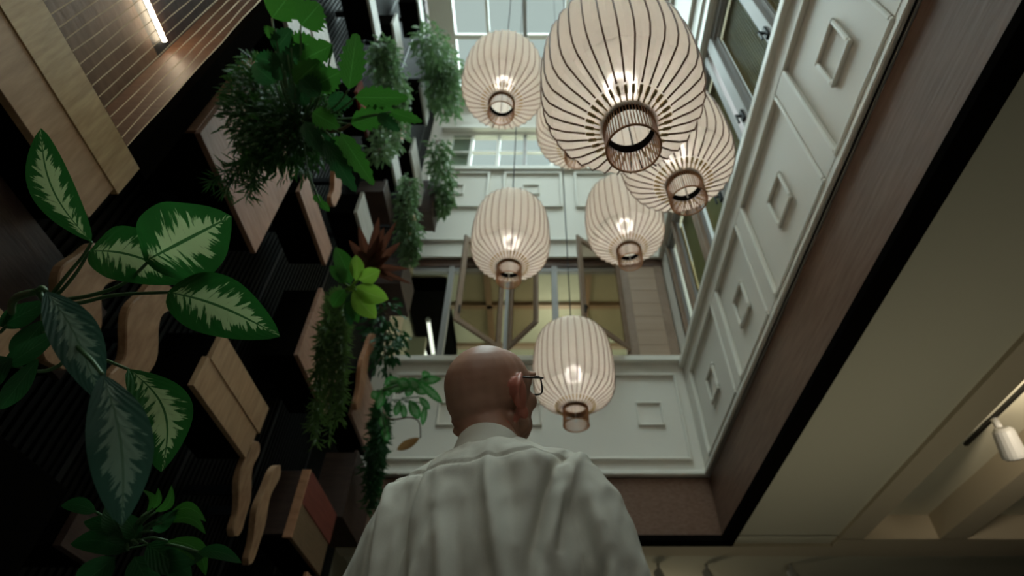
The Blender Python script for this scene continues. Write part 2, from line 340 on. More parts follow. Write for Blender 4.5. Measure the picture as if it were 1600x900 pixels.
# room seen through the windows
ur = struct('wall_upper', OLIVE, [(XL,3.2,10.6,10.7,5.0,7.6),(3.2,3.3,7.0,10.7,5.0,7.6),(XL-0.1,XL,7.0,10.7,5.0,7.6)])
uc = struct('ceiling_upper', OLIVE, [(XL,3.3,YB+0.2,10.7,7.45,7.55)])
struct('dark_soffit', DARK, [(-2.3,-1.62,YB+0.5,9.3,7.1,7.44)], uc)
for x in (-0.9, 0.9, 2.4): struct('ceiling_rib', W_BEIGE, [(x-0.05,x+0.05,YB+0.2,10.6,7.36,7.45)], uc)
for y in (8.0, 9.2): struct('ceiling_rib', W_BEIGE, [(-2.3,3.2,y-0.05,y+0.05,7.36,7.45)], uc)
struct('partition', OLIVE, [(-2.2,-1.9,7.7,7.8,5.3,6.4)], ur)
light('upper_room_lamp', 'POINT', (0.3,8.2,6.7), 22, (1,0.90,0.74), size=0.3)
def tubelamp(px0, py0, px1, py1, label):
    Z = 7.06; a = U(px0,py0,1); c = U(px1,py1,1); a *= Z/a.z; c *= Z/c.z
    t = thing('tube_light', label, 'light', tuple(a))
    MB().tube([a, c], 0.035, 8).build('tube', TUBE, t)
    d = (c-a).normalized()
    b = MB()
    for p in (a, c): b.tube([p-d*0.03, p+d*0.03], 0.042, 8)
    b.tube([a+Vector((0,0,0.05)), c+Vector((0,0,0.05))], 0.02, 6); b.build('end_fitting', SPOTW, t)
tubelamp(669,500,677,553,'longer glowing tube light seen through the leftmost back window')
tubelamp(660,540,665,556,'short glowing tube light beside the longer tube in back window')

# ---- right wall windows with reed blinds
wr2 = struct('window_2', GREYFR, [(XR+0.03,XR+0.12,-1.6,YB,7.2,7.36),(XR+0.03,XR+0.12,-1.6,YB,5.12,5.2)])
posts = [(-0.4,-0.26),(0.4,0.53),(1.28,1.42),(2.13,2.27),(2.98,3.13),(3.21,3.30),(4.02,4.12),(4.9,5.06),(5.86,5.94),(6.4,6.5)]
for a, c in posts: struct('window_post', GREYFR if a < 4.5 else W_SASH, [(XR+0.0,XR+0.1,a,c,5.12,7.25)], wr2, bevel=0.006)
for i in range(len(posts)-1):
    y0, y1 = posts[i][1], posts[i+1][0]
    if y1-y0 < 0.2: continue
    amber = y0 > 4
    struct('inner_frame', GREYFR, frame_boxes_x(XR+0.09, y0, y1, 5.2, 7.2, 0.05, 0.03), wr2)
    struct('blind_panel', AMBER if amber else BLIND, [(XR+0.16,XR+0.18,y0,y1,5.18,7.22)], wr2)
    if not amber:
        b = MB(); n = int((y1-y0)/0.035)
        for k in range(n):
            y = y0 + (k+0.5)*(y1-y0)/n; b.box(XR+0.135,XR+0.15,y-0.009,y+0.009,5.18,7.2)
        b.build('reeds', BLIND, wr2, kind='stuff')
    struct('pane', GLASS, [(XR+0.10,XR+0.106,y0,y1,5.2,7.2)], wr2)
for y, z in ((2.20,5.38),(1.35,5.5),(3.05,5.4),(4.07,5.4)):
    b = MB(); b.box(XR-0.03,XR,y-0.03,y+0.03,z,z+0.16); b.box(XR-0.09,XR-0.03,y-0.012,y+0.012,z+0.06,z+0.09); b.box(XR-0.09,XR-0.07,y-0.012,y+0.012,z-0.06,z+0.09)
    b.build('window_latch', DARKSTEEL, wr2, bevel=0.004)

# ---- clerestory window at the top of the back wall, skylight
w3 = struct('window_3', WHITE2, [(-1.9,XR,YB+0.02,YB+0.1,10.02,10.12),(-1.9,XR,YB+0.02,YB+0.1,11.42,11.5)])
for x in (-1.88,-1.42,-0.84,-0.27,0.3,0.88,1.46,2.05): struct('window_bar', WHITE2 if x != -0.27 else GREYFR, [(x-0.035,x+0.035,YB+0.02,YB+0.1,10.1,11.44)], w3)
struct('window_bar', WHITE2, [(-1.9,XR,YB+0.03,YB+0.09,10.75,10.80)], w3)
for a, c in ((-1.85,-1.45),(-1.39,-0.87),(-0.81,-0.30),(-0.24,0.27),(0.33,0.85),(0.91,1.43),(1.49,2.02)): struct('pane', GLASS, [(a,c,YB+0.05,YB+0.06,10.12,11.42)], w3)
struct('blind', mat('linen_blind', (0.40,0.38,0.30), 0.9), [(-1.84,-1.46,YB+0.11,YB+0.12,10.12,11.42)], w3)
sky = struct('window_4', WHITE2, [(-2.3,-1.78,-1.6,YB,ZT-0.02,ZT+0.2),(XR-0.15,XR+0.1,-1.6,YB,ZT-0.02,ZT+0.2),(-1.8,XR,6.5,YB+0.1,ZT-0.02,ZT+0.2)])
for x, w, m in ((-1.07,0.03,WHITE2),(-0.27,0.045,GREYFR),(0.62,0.03,WHITE2),(1.4,0.03,WHITE2)): struct('glazing_bar', m, [(x-w,x+w,-1.6,6.5,ZT,ZT+0.12)], sky)
for y, w in ((6.1,0.12),(5.25,0.05),(4.35,0.10),(3.4,0.05),(2.4,0.05),(1.4,0.05),(0.4,0.05),(-0.6,0.05)): struct('glazing_bar', WHITE2, [(-1.78,XR-0.15,y-w,y+w,ZT+0.01,ZT+0.1)], sky)
xg = [-1.78,-1.1,-0.315,0.59,1.37,XR-0.15]; xg2 = [-1.04,-0.225,0.65,1.43]
yg = [-1.6,-0.6,0.4,1.4,2.4,3.4,4.35,5.25,6.1,6.5]
for i in range(5):
    for j in range(len(yg)-1):
        struct('pane', GLASS, [(([xg[0]]+xg2)[i], xg[i+1], yg[j], yg[j+1], ZT+0.05, ZT+0.06)], sky)

# ---------------------------------------------------------------- left wall: black reeded panel, steel grid
wl = struct('wall_left', REED, [(XL-0.1,XL,YN,7.0,-H,ZT)])
b = MB()
y = -1.5
while y < 6.75:
    b.box(XL, XL+0.018, y, y+0.028, -H, ZT); y += 0.055
b.build('reeds', REED, wl, kind='stuff')
for y in (0.62,1.62,2.68,3.56,4.52,5.46,6.3): struct('upright_post', DARKSTEEL, [(XL+0.018,XL+0.03,y-0.02,y+0.02,-H,ZT)], wl)
XF = -1.9
BX = {}
def planter(y0, y1, z0, z1, m, label, x=XF, carc=DARK, depth=0.33, name='planter_box', side=None, edge=None, boards=1):
    t = thing(name, label, 'planter box', (x-depth/2, (y0+y1)/2, z0))
    h = (z1-z0)/boards
    for k in range(boards):
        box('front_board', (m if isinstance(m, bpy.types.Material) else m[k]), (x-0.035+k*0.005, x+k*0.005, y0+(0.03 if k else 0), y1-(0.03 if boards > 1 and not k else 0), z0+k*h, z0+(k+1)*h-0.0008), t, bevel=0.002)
    c = MB(); xb = x-0.0355
    c.box(x-depth, xb, y0+0.015, y1-0.015, z0+0.01, z0+0.03); c.box(x-depth, x-depth+0.02, y0+0.015, y1-0.015, z0+0.03, z1-0.02)
    c.box(x-depth+0.02, xb, y1-0.035, y1-0.015, z0+0.03, z1-0.02)
    if side is None: c.box(x-depth+0.02, xb, y0+0.015, y0+0.035, z0+0.03, z1-0.02)
    c.build('carcass', carc, t)
    if side: box('side_board', side, (x-depth+0.02, xb, y0, y0+0.03, z0+0.03, z1), t, bevel=0.003)
    if edge: box('lit_edge_board', edge, (x-0.07, x+0.002, y0-0.02, y0-0.0005, z0, z1), t, bevel=0.002)
    box('bracket', DARKSTEEL, (XL+0.0305, x-depth, (y0+y1)/2-0.03, (y0+y1)/2+0.03, z0+0.02, z0+0.08), t)
    return t
planter(0.30,1.59,1.95,2.36,(W_TAN,W_PALE),'long pale maple planter box in the upper left corner, two boards high', depth=0.36, boards=2)
planter(1.74,2.65,2.93,3.90,W_PINK,'large pinkish wooden planter box under the fern and jagged leaves', side=W_ORANGE)
planter(2.68,3.54,1.88,2.29,W_TAN,'tan wooden planter box above the paired wavy boards, two boards high', boards=2)
planter(4.58,5.44,1.79,2.35,(W_SHADED,W_RED),'red stained wooden planter box low on the wall left of the man', side=W_BROWN, edge=W_ORANGE, boards=2)  # lower board coloured as shadow; orange edge colours in the lit near edge
planter(3.68,4.55,2.87,3.62,W_PINK,'pink brown planter box behind the hanging green fern')
planter(2.79,3.60,3.82,4.06,W_PINK,'narrow pinkish board box right of the large pinkish planter')
planter(1.91,2.53,5.00,5.37,W_GREY,'bleached wooden box directly above the jagged leaved plant')
planter(2.30,2.90,6.95,7.20,W_GREY,'thin bleached box at the top edge, right of the reeded panel')
planter(3.05,3.58,7.87,8.22,W_GREY,'bleached box above the misty fern, second from the top edge')
planter(3.45,4.05,9.80,10.10,W_GREY,'small bleached box high up by the skylight fern')
planter(3.95,4.80,6.53,6.85,W_GREY,'thin bleached box left of the long trailing misty fern')
planter(4.85,5.85,7.62,8.05,W_GREY,'tall bleached box beside the dark brown end box')
planter(3.83,4.50,4.88,5.24,W_GREY,'bleached box behind the brown bromeliad')
planter(5.9,6.35,7.55,8.45,W_BROWN,'dark brown box end protruding toward the back wall', x=-1.72, carc=W_BROWN, depth=0.5)
planter(5.6,6.3,5.6,6.15,W_BROWN,'dark brown box near the back wall under the trailing fern', x=-1.86, carc=W_BROWN)
planter(1.00,2.10,1.50,1.90,W_BROWN,'dark brown box behind the variegated plant stems', x=-2.08, carc=DARK, depth=0.22)
planter(0.6,1.70,1.12,1.40,W_TAN,'weathered beige box behind the leaves at the left edge', depth=0.3)
planter(0.9,2.26,0.55,1.08,DARK,'big dark box in the lower left corner of the view', carc=DARK)
planter(2.38,2.66,0.90,1.08,W_BROWN,'small orange brown box behind the lowest large leaf')
planter(5.50,6.30,2.35,3.05,W_BROWN,'dark brown box above the long hanging fern', x=-1.86, carc=W_BROWN)
planter(5.3,6.2,3.35,4.0,W_PINK,'pinkish box end left of the green pothos', x=-1.95)
planter(5.1,5.5,1.45,1.72,W_ORANGE,'small orange box at the bottom edge beside the red box')
planter(1.2,1.85,5.9,6.4,W_ORANGE,'orange wooden box at the top edge above the jagged plant')
planter(2.95,3.5,5.8,6.05,W_RED,'slim red brown box above the hanging misty leaves')
planter(4.5,5.2,9.0,9.35,W_GREY,'slim bleached box high beside the skylight frame')
planter(4.3,4.85,5.9,6.15,W_BROWN,'dark brown box above the trailing misty fern', carc=W_BROWN)
planter(1.7,2.1,4.55,4.95,W_GREY,'grey box beside the lit niche at the top edge')
# wavy live-edge boards
def wavy(name, y, z0, z1, wd, label, ph=0.0, x=XF, lean=0.0, tilt=0.0, m=W_WAVY):
    prof = []
    n = 22
    for i in range(n+1):
        t = i/n; e = math.sqrt(max(0.0, 1-abs(2*t-1)**3.2))
        c = wd*0.22*math.sin(2*PI*t*1.0+ph) + lean*t
        w = wd*0.5*(0.95+0.22*math.cos(4*PI*t+ph))*e + 0.002
        prof.append((c-w, c+w, z0+(z1-z0)*t))
    vs = []
    for th in (0, -0.045):
        for a, c, z in prof: vs += [(x+th+tilt*(z-z0), y+a, z), (x+th+tilt*(z-z0), y+c, z)]
    k = (n+1)*2; fs = []
    for i in range(n):
        a = i*2; fs += [(a, a+1, a+3, a+2), (k+a, k+a+2, k+a+3, k+a+1), (a, a+2, k+a+2, k+a), (a+1, k+a+1, k+a+3, a+3)]
    fs += [(0, k, k+1, 1), (k-2, k-1, 2*k-1, 2*k-2)]
    t = thing(name, label, 'wavy board', (x-0.06, y, z0))
    MB().add(vs, fs).build('board', m, t, bevel=0.006)
    box('bracket', DARKSTEEL, (XL+0.0305, x-0.03, y-0.02, y+0.02, (z0+z1)/2-0.03, (z0+z1)/2+0.03), t)
wavy('wavy_board', 3.69, 1.46, 2.05, 0.19, 'wavy live edge board nearer the tan box, left of the low pair', 0.4, lean=-0.12)
wavy('wavy_board', 4.06, 1.42, 2.13, 0.16, 'wavy live edge board nearer the red box, right of the low pair', 0.9, x=-1.93, lean=-0.02)
wavy('wavy_board', 2.18, 1.50, 2.14, 0.26, 'curving brown board between the variegated leaves and the tan box', 0.2, lean=0.0)
wavy('wavy_board', 1.84, 1.42, 2.02, 0.28, 'shorter curving brown board behind the variegated plant stems', 0.3, x=-1.95)
wavy('wavy_board', 3.28, 4.35, 4.95, 0.2, 'orange live edge board under the drooping jagged leaves', 0.6, m=W_ORANGE)
wavy('wavy_board', 4.2, 7.0, 7.7, 0.22, 'small orange live edge board beside the misty fern', 0.6, m=W_ORANGE, x=-1.85)
wavy('wavy_board', 5.1, 3.3, 4.3, 0.22, 'orange curved board behind the lime green leaves', 0.9, m=W_ORANGE, x=-1.85)
wavy('wavy_board', 5.4, 6.3, 6.8, 0.22, 'orange curved board end beside the trailing misty fern', 0.9, m=W_ORANGE, x=-1.8)

# lit niche with wires
t = thing('lit_niche', 'lit wooden niche with an LED strip behind fine vertical wires', 'display niche', (-2.1, 0.8, 2.4))
box('back_board', wood('niche_wood', (0.15,0.08,0.042), (0.22,0.125,0.07), (2,2,10), 2), (-2.34,-2.31,0.0,1.60,2.38,3.50), t)
box('side_board', wood('niche_side_wood', (0.09,0.04,0.02), (0.13,0.065,0.035), (3,2,14), 2, rough=0.55), (-2.31,-1.96,1.56,1.60,2.38,5.2), t)
box('frame_post', DARK, (-1.96,-1.90,1.52,1.66,2.36,5.2), t)
box('bottom_board', DARK, (-2.31,-1.92,0.0,1.56,2.36,2.39), t)
box('upper_back', W_BROWN, (-2.34,-2.31,0.0,1.60,3.66,5.2), t)
o = MB().tube([(-2.29,0.0,3.60),(-2.29,1.50,3.60)], 0.012, 8).build('led_strip', LED, t)
box('led_channel', DARKSTEEL, (-2.345,-2.31,0.0,1.56,3.50,3.66), t)
wire = mat('bright_wire', (0.42,0.30,0.18), 0.35, metal=0.7)
for k in range(22):
    y = 0.45 + k*0.0505
    pts = [(-1.95+0.002*math.sin(j*2+k), y+0.0025*math.sin(j*1.7+k*2), 2.4+j*0.2) for j in range(14)]
    MB().tube(pts, 0.0022, 4).build('wire', wire, t)

# ---------------------------------------------------------------- plants
CAMD = Vector((0, 0, 0))
def leaf(mb, B, T, w, N=None, arch=0.12, fold=0.18, serr=0, nu=12, shape=1.0, wave=0.0, tipw=0.0, bend=0.0):
    B, T = Vector(B), Vector(T); ax = T-B; L = ax.length
    if N is None: N = (CAMD - (B+T)/2).normalized()
    N = Vector(N); N = (N - ax*N.dot(ax)/ax.dot(ax)).normalized(); S = ax.normalized().cross(N)
    vs = []; uv = []; cols = (-1,-0.5,0,0.5,1)
    for i in range(nu+1):
        u = i/nu
        p = max(0.0, math.sin(PI*min(1, u**shape)))**0.75
        if serr: p *= 1 - serr*(0 if i % 2 else 1)*(0.3+0.7*math.sin(PI*u))
        wob = wave*math.sin(u*13+1.3)
        for v in cols:
            q = B + ax*u + S*(v*w/2*p + bend*L*math.sin(PI*u)) + N*(arch*L*math.sin(PI*u) + fold*w*abs(v)*p*0.5 + wob*w*v*p)
            if serr and abs(v) == 1 and i % 2 == 1 and u < 0.95: q = q + ax*0.03
            vs.append(q); uv.append((max(u,0.001), v*0.5+0.5))
    m = len(cols)
    fs = [(i*m+j, i*m+j+1, (i+1)*m+j+1, (i+1)*m+j) for i in range(nu) for j in range(m-1)]
    mb.add(vs, fs, uv)
def big_leaf(t, m, b, tp, w, dep, dep2=None, name='leaf', **k):
    B = U(b[0], b[1], dep); T = U(tp[0], tp[1], dep2 or dep)
    k2 = dict(nu=18); k2.update(k); mb = MB(); leaf(mb, B, T, w*dep/FPX, **k2)
    return mb.build(name, m, t, smooth=True)
def stem(t, pts, r, m=STEM, name='stem'):
    # smooth through the points
    P = [Vector(p) for p in pts]; out = []
    for i in range(len(P)-1):
        p0, p1, p2, p3 = P[max(i-1,0)], P[i], P[i+1], P[min(i+2,len(P)-1)]
        for s in range(5):
            q = s/5; out.append(0.5*((2*p1)+(-p0+p2)*q+(2*p0-5*p1+4*p2-p3)*q*q+(-p0+3*p1-3*p2+p3)*q**3))
    out.append(P[-1]); n = len(out)
    return MB().tube(out, [r*(1.25-0.5*i/n) for i in range(n)], 6).build(name, m, t, smooth=True)
# large variegated plant, left
rb = UX(20, 500, -1.82)
t = thing('variegated_plant', 'large dieffenbachia with cream feathered leaves on long stalks at left', 'plant', tuple(rb))
hub = U(72, 472, 1.78)
stem(t, [rb, U(45,485,1.85), hub], 0.012)
big_leaf(t, L_DIEF, (143,378), (64,200), 54, 1.70, 1.60, bend=-0.10, arch=0.05)
big_leaf(t, L_DIEF, (140,392), (303,440), 84, 1.72, 1.66, arch=0.1, bend=-0.06, shape=0.85, wave=0.06)
big_leaf(t, L_DIEF, (226,408), (362,338), 128, 1.62, 1.60, shape=0.95, wave=0.07, arch=0.06)
big_leaf(t, L_DIEF, (262,456), (438,526), 92, 1.60, 1.52, shape=0.85, arch=0.06, bend=-0.04, wave=0.03)
big_leaf(t, L_DIEF, (200,576), (252,738), 76, 1.55, 1.5, bend=-0.16, arch=0.08, wave=0.04)
for pts in ([hub,U(105,430,1.74),U(130,400,1.72),U(143,378,1.70)], [hub,U(95,455,1.76),U(120,425,1.74),U(140,392,1.72)],
            [hub,U(140,462,1.70),U(195,442,1.66),U(238,402,1.62)], [hub,U(120,474,1.68),U(180,461,1.64),U(264,457,1.60)],
            [hub,U(70,520,1.70),U(140,552,1.6),U(200,577,1.55)], [hub,U(40,480,1.74),U(0,520,1.68)], [hub,U(110,545,1.7),U(70,580,1.66),U(0,565,1.6)]):
    stem(t, pts, 0.0055)
for b_, t_, w, d in (((20,560),(-60,600),60,1.6),((5,575),(95,515),30,1.62),((0,510),(75,470),34,1.7),((60,560),(0,640),30,1.62),((70,500),(20,560),36,1.7)): big_leaf(t, L_DEEP, b_, t_, w, d)
t2 = thing('variegated_plant', 'nearest out of focus bluish variegated plant, two leaves hanging at left', 'plant', tuple(U(60,455,1.02)))
big_leaf(t2, L_BLUE, (72,455), (156,626), 62, 1.0, 0.95, bend=-0.04, arch=0.1)
big_leaf(t2, L_BLUE, (160,585), (190,822), 82, 0.92, 0.86, bend=-0.05, arch=0.08, wave=0.03)
stem(t2, [U(60,455,1.02),U(66,450,1.01),U(72,455,1.0)], 0.005); stem(t2, [U(60,455,1.02),U(100,520,0.98),U(140,560,0.94),U(160,585,0.92)], 0.004)
stem(t2, [UX(20,500,-1.82), U(20,470,1.3), U(60,455,1.02)], 0.008)
# bottom left plant
t = thing('broad_leaf_plant', 'dark leafy plant with a few bright curled leaves, bottom left', 'plant', tuple(UX(190,860,-1.7)))
rb = UX(190,860,-1.7)
for b_, t_, w, m, bd in (((262,806),(322,815),26,L_GREEN,-0.25),((262,815),(322,835),22,L_GREEN,-0.22),((262,845),(322,900),36,L_GREEN,-0.2),((243,800),(268,758),20,L_GREEN,0.2),((240,795),(247,762),14,L_GREEN,0.1),
        ((230,800),(222,765),14,L_GREEN,0.3),((310,862),(378,880),24,L_DEEP,-0.1),((240,830),(280,795),26,L_DEEP,0),((215,850),(180,800),30,L_DEEP,0.1),((210,850),(130,815),40,L_DEEP,0.1),
        ((200,860),(110,850),40,L_DEEP,0.1),((230,850),(300,900),50,L_DEEP,0),((210,870),(240,930),50,L_DEEP,0),((180,870),(120,920),50,L_DEEP,0),((190,840),(165,790),36,L_DEEP,0),((150,800),(95,790),26,L_DEEP,0.1),((240,880),(320,870),40,L_DEEP,0)):
    big_leaf(t, m, b_, t_, w*(0.75 if m is L_GREEN else 0.9), 1.95, bend=bd, nu=10, shape=0.8)
for p in ((262,806),(262,815),(262,845),(243,800),(240,795),(230,800),(310,862),(240,830),(215,850),(210,850),(200,860),(190,840),(230,850),(150,800)): stem(t, [rb, U((p[0]+195)/2, (p[1]+850)/2-6, 1.97), U(p[0],p[1],1.95)], 0.005)
# jagged leaved plant
rb = UX(430,215,-1.75)
t = thing('jagged_leaf_plant', 'bright green plant with big toothed leaves above the pinkish planter', 'plant', tuple(rb))
J = [((545,140),(557,52),44,L_GREEN),((555,152),(638,153),38,L_GREEN),((548,194),(617,172),40,L_GREEN),((470,40),(500,6),60,L_GREEN),((425,28),(462,-20),60,L_GREEN),((455,75),(497,66),48,L_GREEN),((430,45),(420,60),30,L_GREEN),
     ((490,135),(532,112),50,L_GREEN),((512,160),(552,158),34,L_DEEP),((488,175),(530,200),36,L_GREEN),((506,218),(556,300),34,L_DEEP),((518,215),(560,262),36,L_GREEN),((532,208),(584,290),34,L_GREEN),((450,85),(430,125),46,L_DEEP),((470,100),(520,140),50,L_DEEP),((440,100),(400,90),36,L_DEEP),((500,315),(515,330),14,L_GREEN),((490,305),(505,318),14,L_GREEN),((520,70),(470,95),40,L_GREEN),((610,175),(660,190),22,L_GREEN),((445,110),(480,70),44,L_DEEP),((460,130),(500,95),44,L_GREEN),((430,80),(455,45),40,L_DEEP),((480,165),(455,120),44,L_DEEP),((500,150),(470,120),40,L_DEEP),((475,190),(505,240),34,L_DEEP),((495,200),(525,255),34,L_DEEP),((590,178),(625,205),24,L_DEEP),((430,130),(395,100),40,L_DEEP)]
for i, (b_, t_, w, m) in enumerate(J): big_leaf(t, m, b_, t_, w, 3.05+0.03*(i % 3), serr=0.28, nu=14, arch=0.06, shape=0.8)
hub = U(470,190,3.2)
stem(t, [rb, hub], 0.014)
for (b_, t_, w, m) in J:
    if b_[1] > 300: stem(t, [hub, U(480,260,3.1), U(b_[0],b_[1],3.05)], 0.004); continue
    stem(t, [hub, U((b_[0]*1.3+470*0.7)/2,(b_[1]*0.8+190*1.2)/2,3.12), U(b_[0],b_[1],3.05)], 0.006)
stem(t, [hub, U(520,205,3.1), U(548,194,3.05)], 0.01, STEMB)
# fine-leaved clumps
def clump(name, label, m, pts, r, n, ls, root, stems=6, lw=0.3, droop=0.6):
    """a loose mass of small leaves scattered round a path of centres"""
    t = thing(name, label, 'plant', tuple(root)); mb = MB(); sb = MB()
    P = [Vector(p) for p in pts]
    for i in range(n):
        q = random.random()*(len(P)-1); k = min(int(q), len(P)-2) if len(P) > 1 else 0
        c = P[k].lerp(P[k+1], q-k) if len(P) > 1 else P[0]
        rr = r[k]+(r[k+1]-r[k])*(q-k) if len(P) > 1 else r[0]
        d = Vector([random.gauss(0,1) for _ in range(3)]).normalized()*rr*random.random()**0.45
        B = c+d; dr = (d.normalized()*0.7 + Vector((random.uniform(-.5,.5),random.uniform(-.5,.5),-droop+random.uniform(-.4,.4)))).normalized()
        leaf(mb, B, B+dr*ls*random.uniform(0.6,1.3), ls*lw*random.uniform(0.8,1.2), N=Vector([random.uniform(-1,1) for _ in range(3)])+Vector((0,-1,-0.4)), nu=3, arch=0.1)
    mb.build('foliage', m, t, kind='stuff')
    for i in range(stems):
        a = [Vector(root)]
        for c, rr in zip(P, r): a.append(c + Vector([random.uniform(-1,1) for _ in range(3)])*rr*0.5)
        sb.tube(a, 0.004, 5)
    sb.build('stems', STEMB, t, kind='stuff'); return t
def strands(name, label, m, root, ends, dens=60, nl=0.05, spread=0.0, lw=0.10, dep_r=0.02):
    """hanging asparagus-fern strands set with needles; each end is a world point"""
    t = thing(name, label, 'plant', tuple(root)); root = Vector(root)
    for e, mid in ends:
        e = Vector(e); mid = Vector(mid); mb = MB(); pts = []
        for i in range(13):
            q = i/12; pts.append(root*(1-q)**2 + mid*2*q*(1-q) + e*q*q)
        mb.tube(pts, 0.0025, 4)
        for j in range(dens):
            q = random.uniform(0.1,1); k = min(int(q*12), 11); B = pts[k].lerp(pts[k+1], q*12-k)
            ax = (pts[k+1]-pts[k]).normalized()
            d = (ax*0.7 + Vector([random.gauss(0,1) for _ in range(3)]).normalized()).normalized()
            leaf(mb, B, B+d*nl*random.uniform(0.6,1.3), nl*lw, nu=2, arch=0.05)
        mb.build('frond', m, t, kind='stuff')
    return t
R = UX(430,180,-1.85)
clump('fern_clump', 'dense dark fern mass filling the top of the pinkish planter', L_FERN, [U(400,120,3.5),U(410,190,3.4),U(450,220,3.3),U(480,170,3.3)], [0.14,0.22,0.24,0.18], 4200, 0.07, R, lw=0.2)
strands('asparagus_fern', 'feathery asparagus fern tuft over the pinkish planter front', L_FERN, U(420,230,3.3), [(U(330,285,3.1),U(380,250,3.1)),(U(385,312,3.1),U(395,260,3.1)),(U(350,300,3.1),U(370,260,3.1)),(U(370,270,3.1),U(400,240,3.1)),(U(395,290,3.1),U(405,250,3.1))], 110, 0.09, lw=0.09)
g = []
for i in range(16):
    x = 508+random.uniform(-14,36); yy = random.uniform(560,690)
    g.append((U(x-6,yy,4.3), U(x+8,470,4.2)))
g += [(U(495,690,4.3),U(500,600,4.3)),(U(488,672,4.3),U(500,600,4.3))]
L_MOSS = leafmat('mossy_frond', (0.075,0.14,0.03), (0.075,0.14,0.03))
strands('hanging_fern', 'long mossy green fern hanging below the lime leaves', L_MOSS, UX(530,455,-1.75), g, 190, 0.085, lw=0.13)
g = []
for i in range(14):
    x = 585+random.uniform(-12,16); yy = random.uniform(690,800)
    g.append((U(x-8,yy,6.0), U(x+6,640,6.0)))
strands('hanging_fern', 'dark fern hanging down beside the man left shoulder', L_DEEP, UX(598,630,-1.8), g, 150, 0.12, lw=0.16)
def mist(label, path, r, n, ls=0.10, m=L_MIST, x=-1.75): 
    return clump('trailing_fern', label, m, [UX(px,py,x) for px,py in path], r, n, ls, UX(path[0][0]-8, path[0][1], -1.95), lw=0.32, droop=0.9)
mist('long misty green trailing plant above the white upper band', [(640,285),(634,330),(640,370),(640,405)], [0.14,0.17,0.17,0.10], 1100, x=-1.75)
mist('misty plant hanging by the back wall beside the dark brown box', [(686,225),(690,270),(692,300),(690,325)], [0.16,0.24,0.24,0.14], 700, 0.14, x=-1.62)
mist('misty shrub at the top, against the skylight', [(668,62),(690,95),(690,130),(700,165)], [0.25,0.32,0.38,0.25], 1500, 0.15, x=-1.6)
mist('misty mixed plant right of the jagged leaves', [(600,70),(605,110),(620,150),(615,200),(592,240)], [0.12,0.2,0.2,0.2,0.14], 1300, 0.11, x=-1.72)
mist('small dark plant hanging beneath the bromeliad', [(600,480),(605,530),(598,560)], [0.2,0.25,0.2], 260, 0.13, m=L_DEEP, x=-1.75)
# lime plant
rb = UX(540,455,-1.7)
t = thing('lime_leaf_plant', 'yellow green plant with glossy pointed leaves in mid wall', 'plant', tuple(rb)); hub = U(548,450,4.1)
stem(t, [rb, hub], 0.02)
for b_, t_, w, m in (((548,445),(524,386),28,L_GREEN),((556,438),(556,398),22,L_LIME),((560,437),(594,422),26,L_LIME),((556,448),(607,468),32,L_LIME),((552,452),(588,498),32,L_LIME),((545,455),(560,505),20,L_GREEN),((540,452),(520,480),22,L_GREEN),((560,455),(572,462),16,L_LIME),((540,445),(515,415),18,L_GREEN),((550,455),(548,510),18,L_DEEP),((535,440),(530,405),20,L_GREEN)):
    big_leaf(t, m, b_, t_, w, 4.1, bend=0.04, nu=10, arch=0.1); stem(t, [hub, U(b_[0],b_[1],4.1)], 0.008, L_LIME)
# bromeliad
rb = UX(575,430,-1.85)
t = thing('bromeliad', 'reddish brown bromeliad with stiff pointed leaves', 'plant', tuple(rb)); h2 = (578,418)
for tx, ty, w in ((592,338,14),(560,352,13),(627,378,14),(640,420,10),(644,444,9),(620,345,11),(545,375,14),(600,355,16),(610,400,14),(615,440,12),(560,390,18)):
    big_leaf(t, L_BROM, h2, (tx,ty), w*1.15, 4.6, 4.5, nu=10, fold=0.6, shape=0.7)
MB().ball(U(578,420,4.62), 0.06, 10, 6).build('crown', L_BROM, t, smooth=True)
# pothos by the man's head
rb = UX(590,610,-1.8)
t = thing('pothos_plant', 'green pothos reaching over the white panelling beside the man head', 'plant', tuple(rb)); D = 5.6
for b_, t_, w in (((600,600),(625,592),20),((622,592),(640,605),20),((655,595),(690,592),17),((655,596),(692,630),16),((660,590),(672,583),20),((636,605),(600,606),18),((610,600),(606,620),14),((625,625),(618,650),14),((640,625),(655,655),20),((655,620),(672,640),13),((665,630),(660,665),12),((630,630),(632,655),12),((645,605),(668,615),16),((600,605),(590,640),18),((590,625),(582,610),16),((640,590),(655,610),20),((618,600),(612,588),16),((600,670),(606,690),14),((605,665),(598,680),12),((595,650),(600,668),14),((645,600),(635,620),16)):
    big_leaf(t, L_POTHOS, b_, t_, w*0.85, D, nu=8, arch=0.15); stem(t, [U((b_[0]+600)/2,(b_[1]+625)/2,D), U(b_[0],b_[1],D)], 0.006)
big_leaf(t, L_DRY, (656,684), (620,703), 14, D, nu=8, name='dry_leaf')
stem(t, [rb, U(598,610,D), U(630,598,D), U(660,592,D)], 0.012); stem(t, [rb, U(605,652,D), U(640,652,D), U(655,660,D), U(657,684,D)], 0.007, STEMB)
stem(t, [rb, U(595,640,D), U(603,672,D)], 0.008)

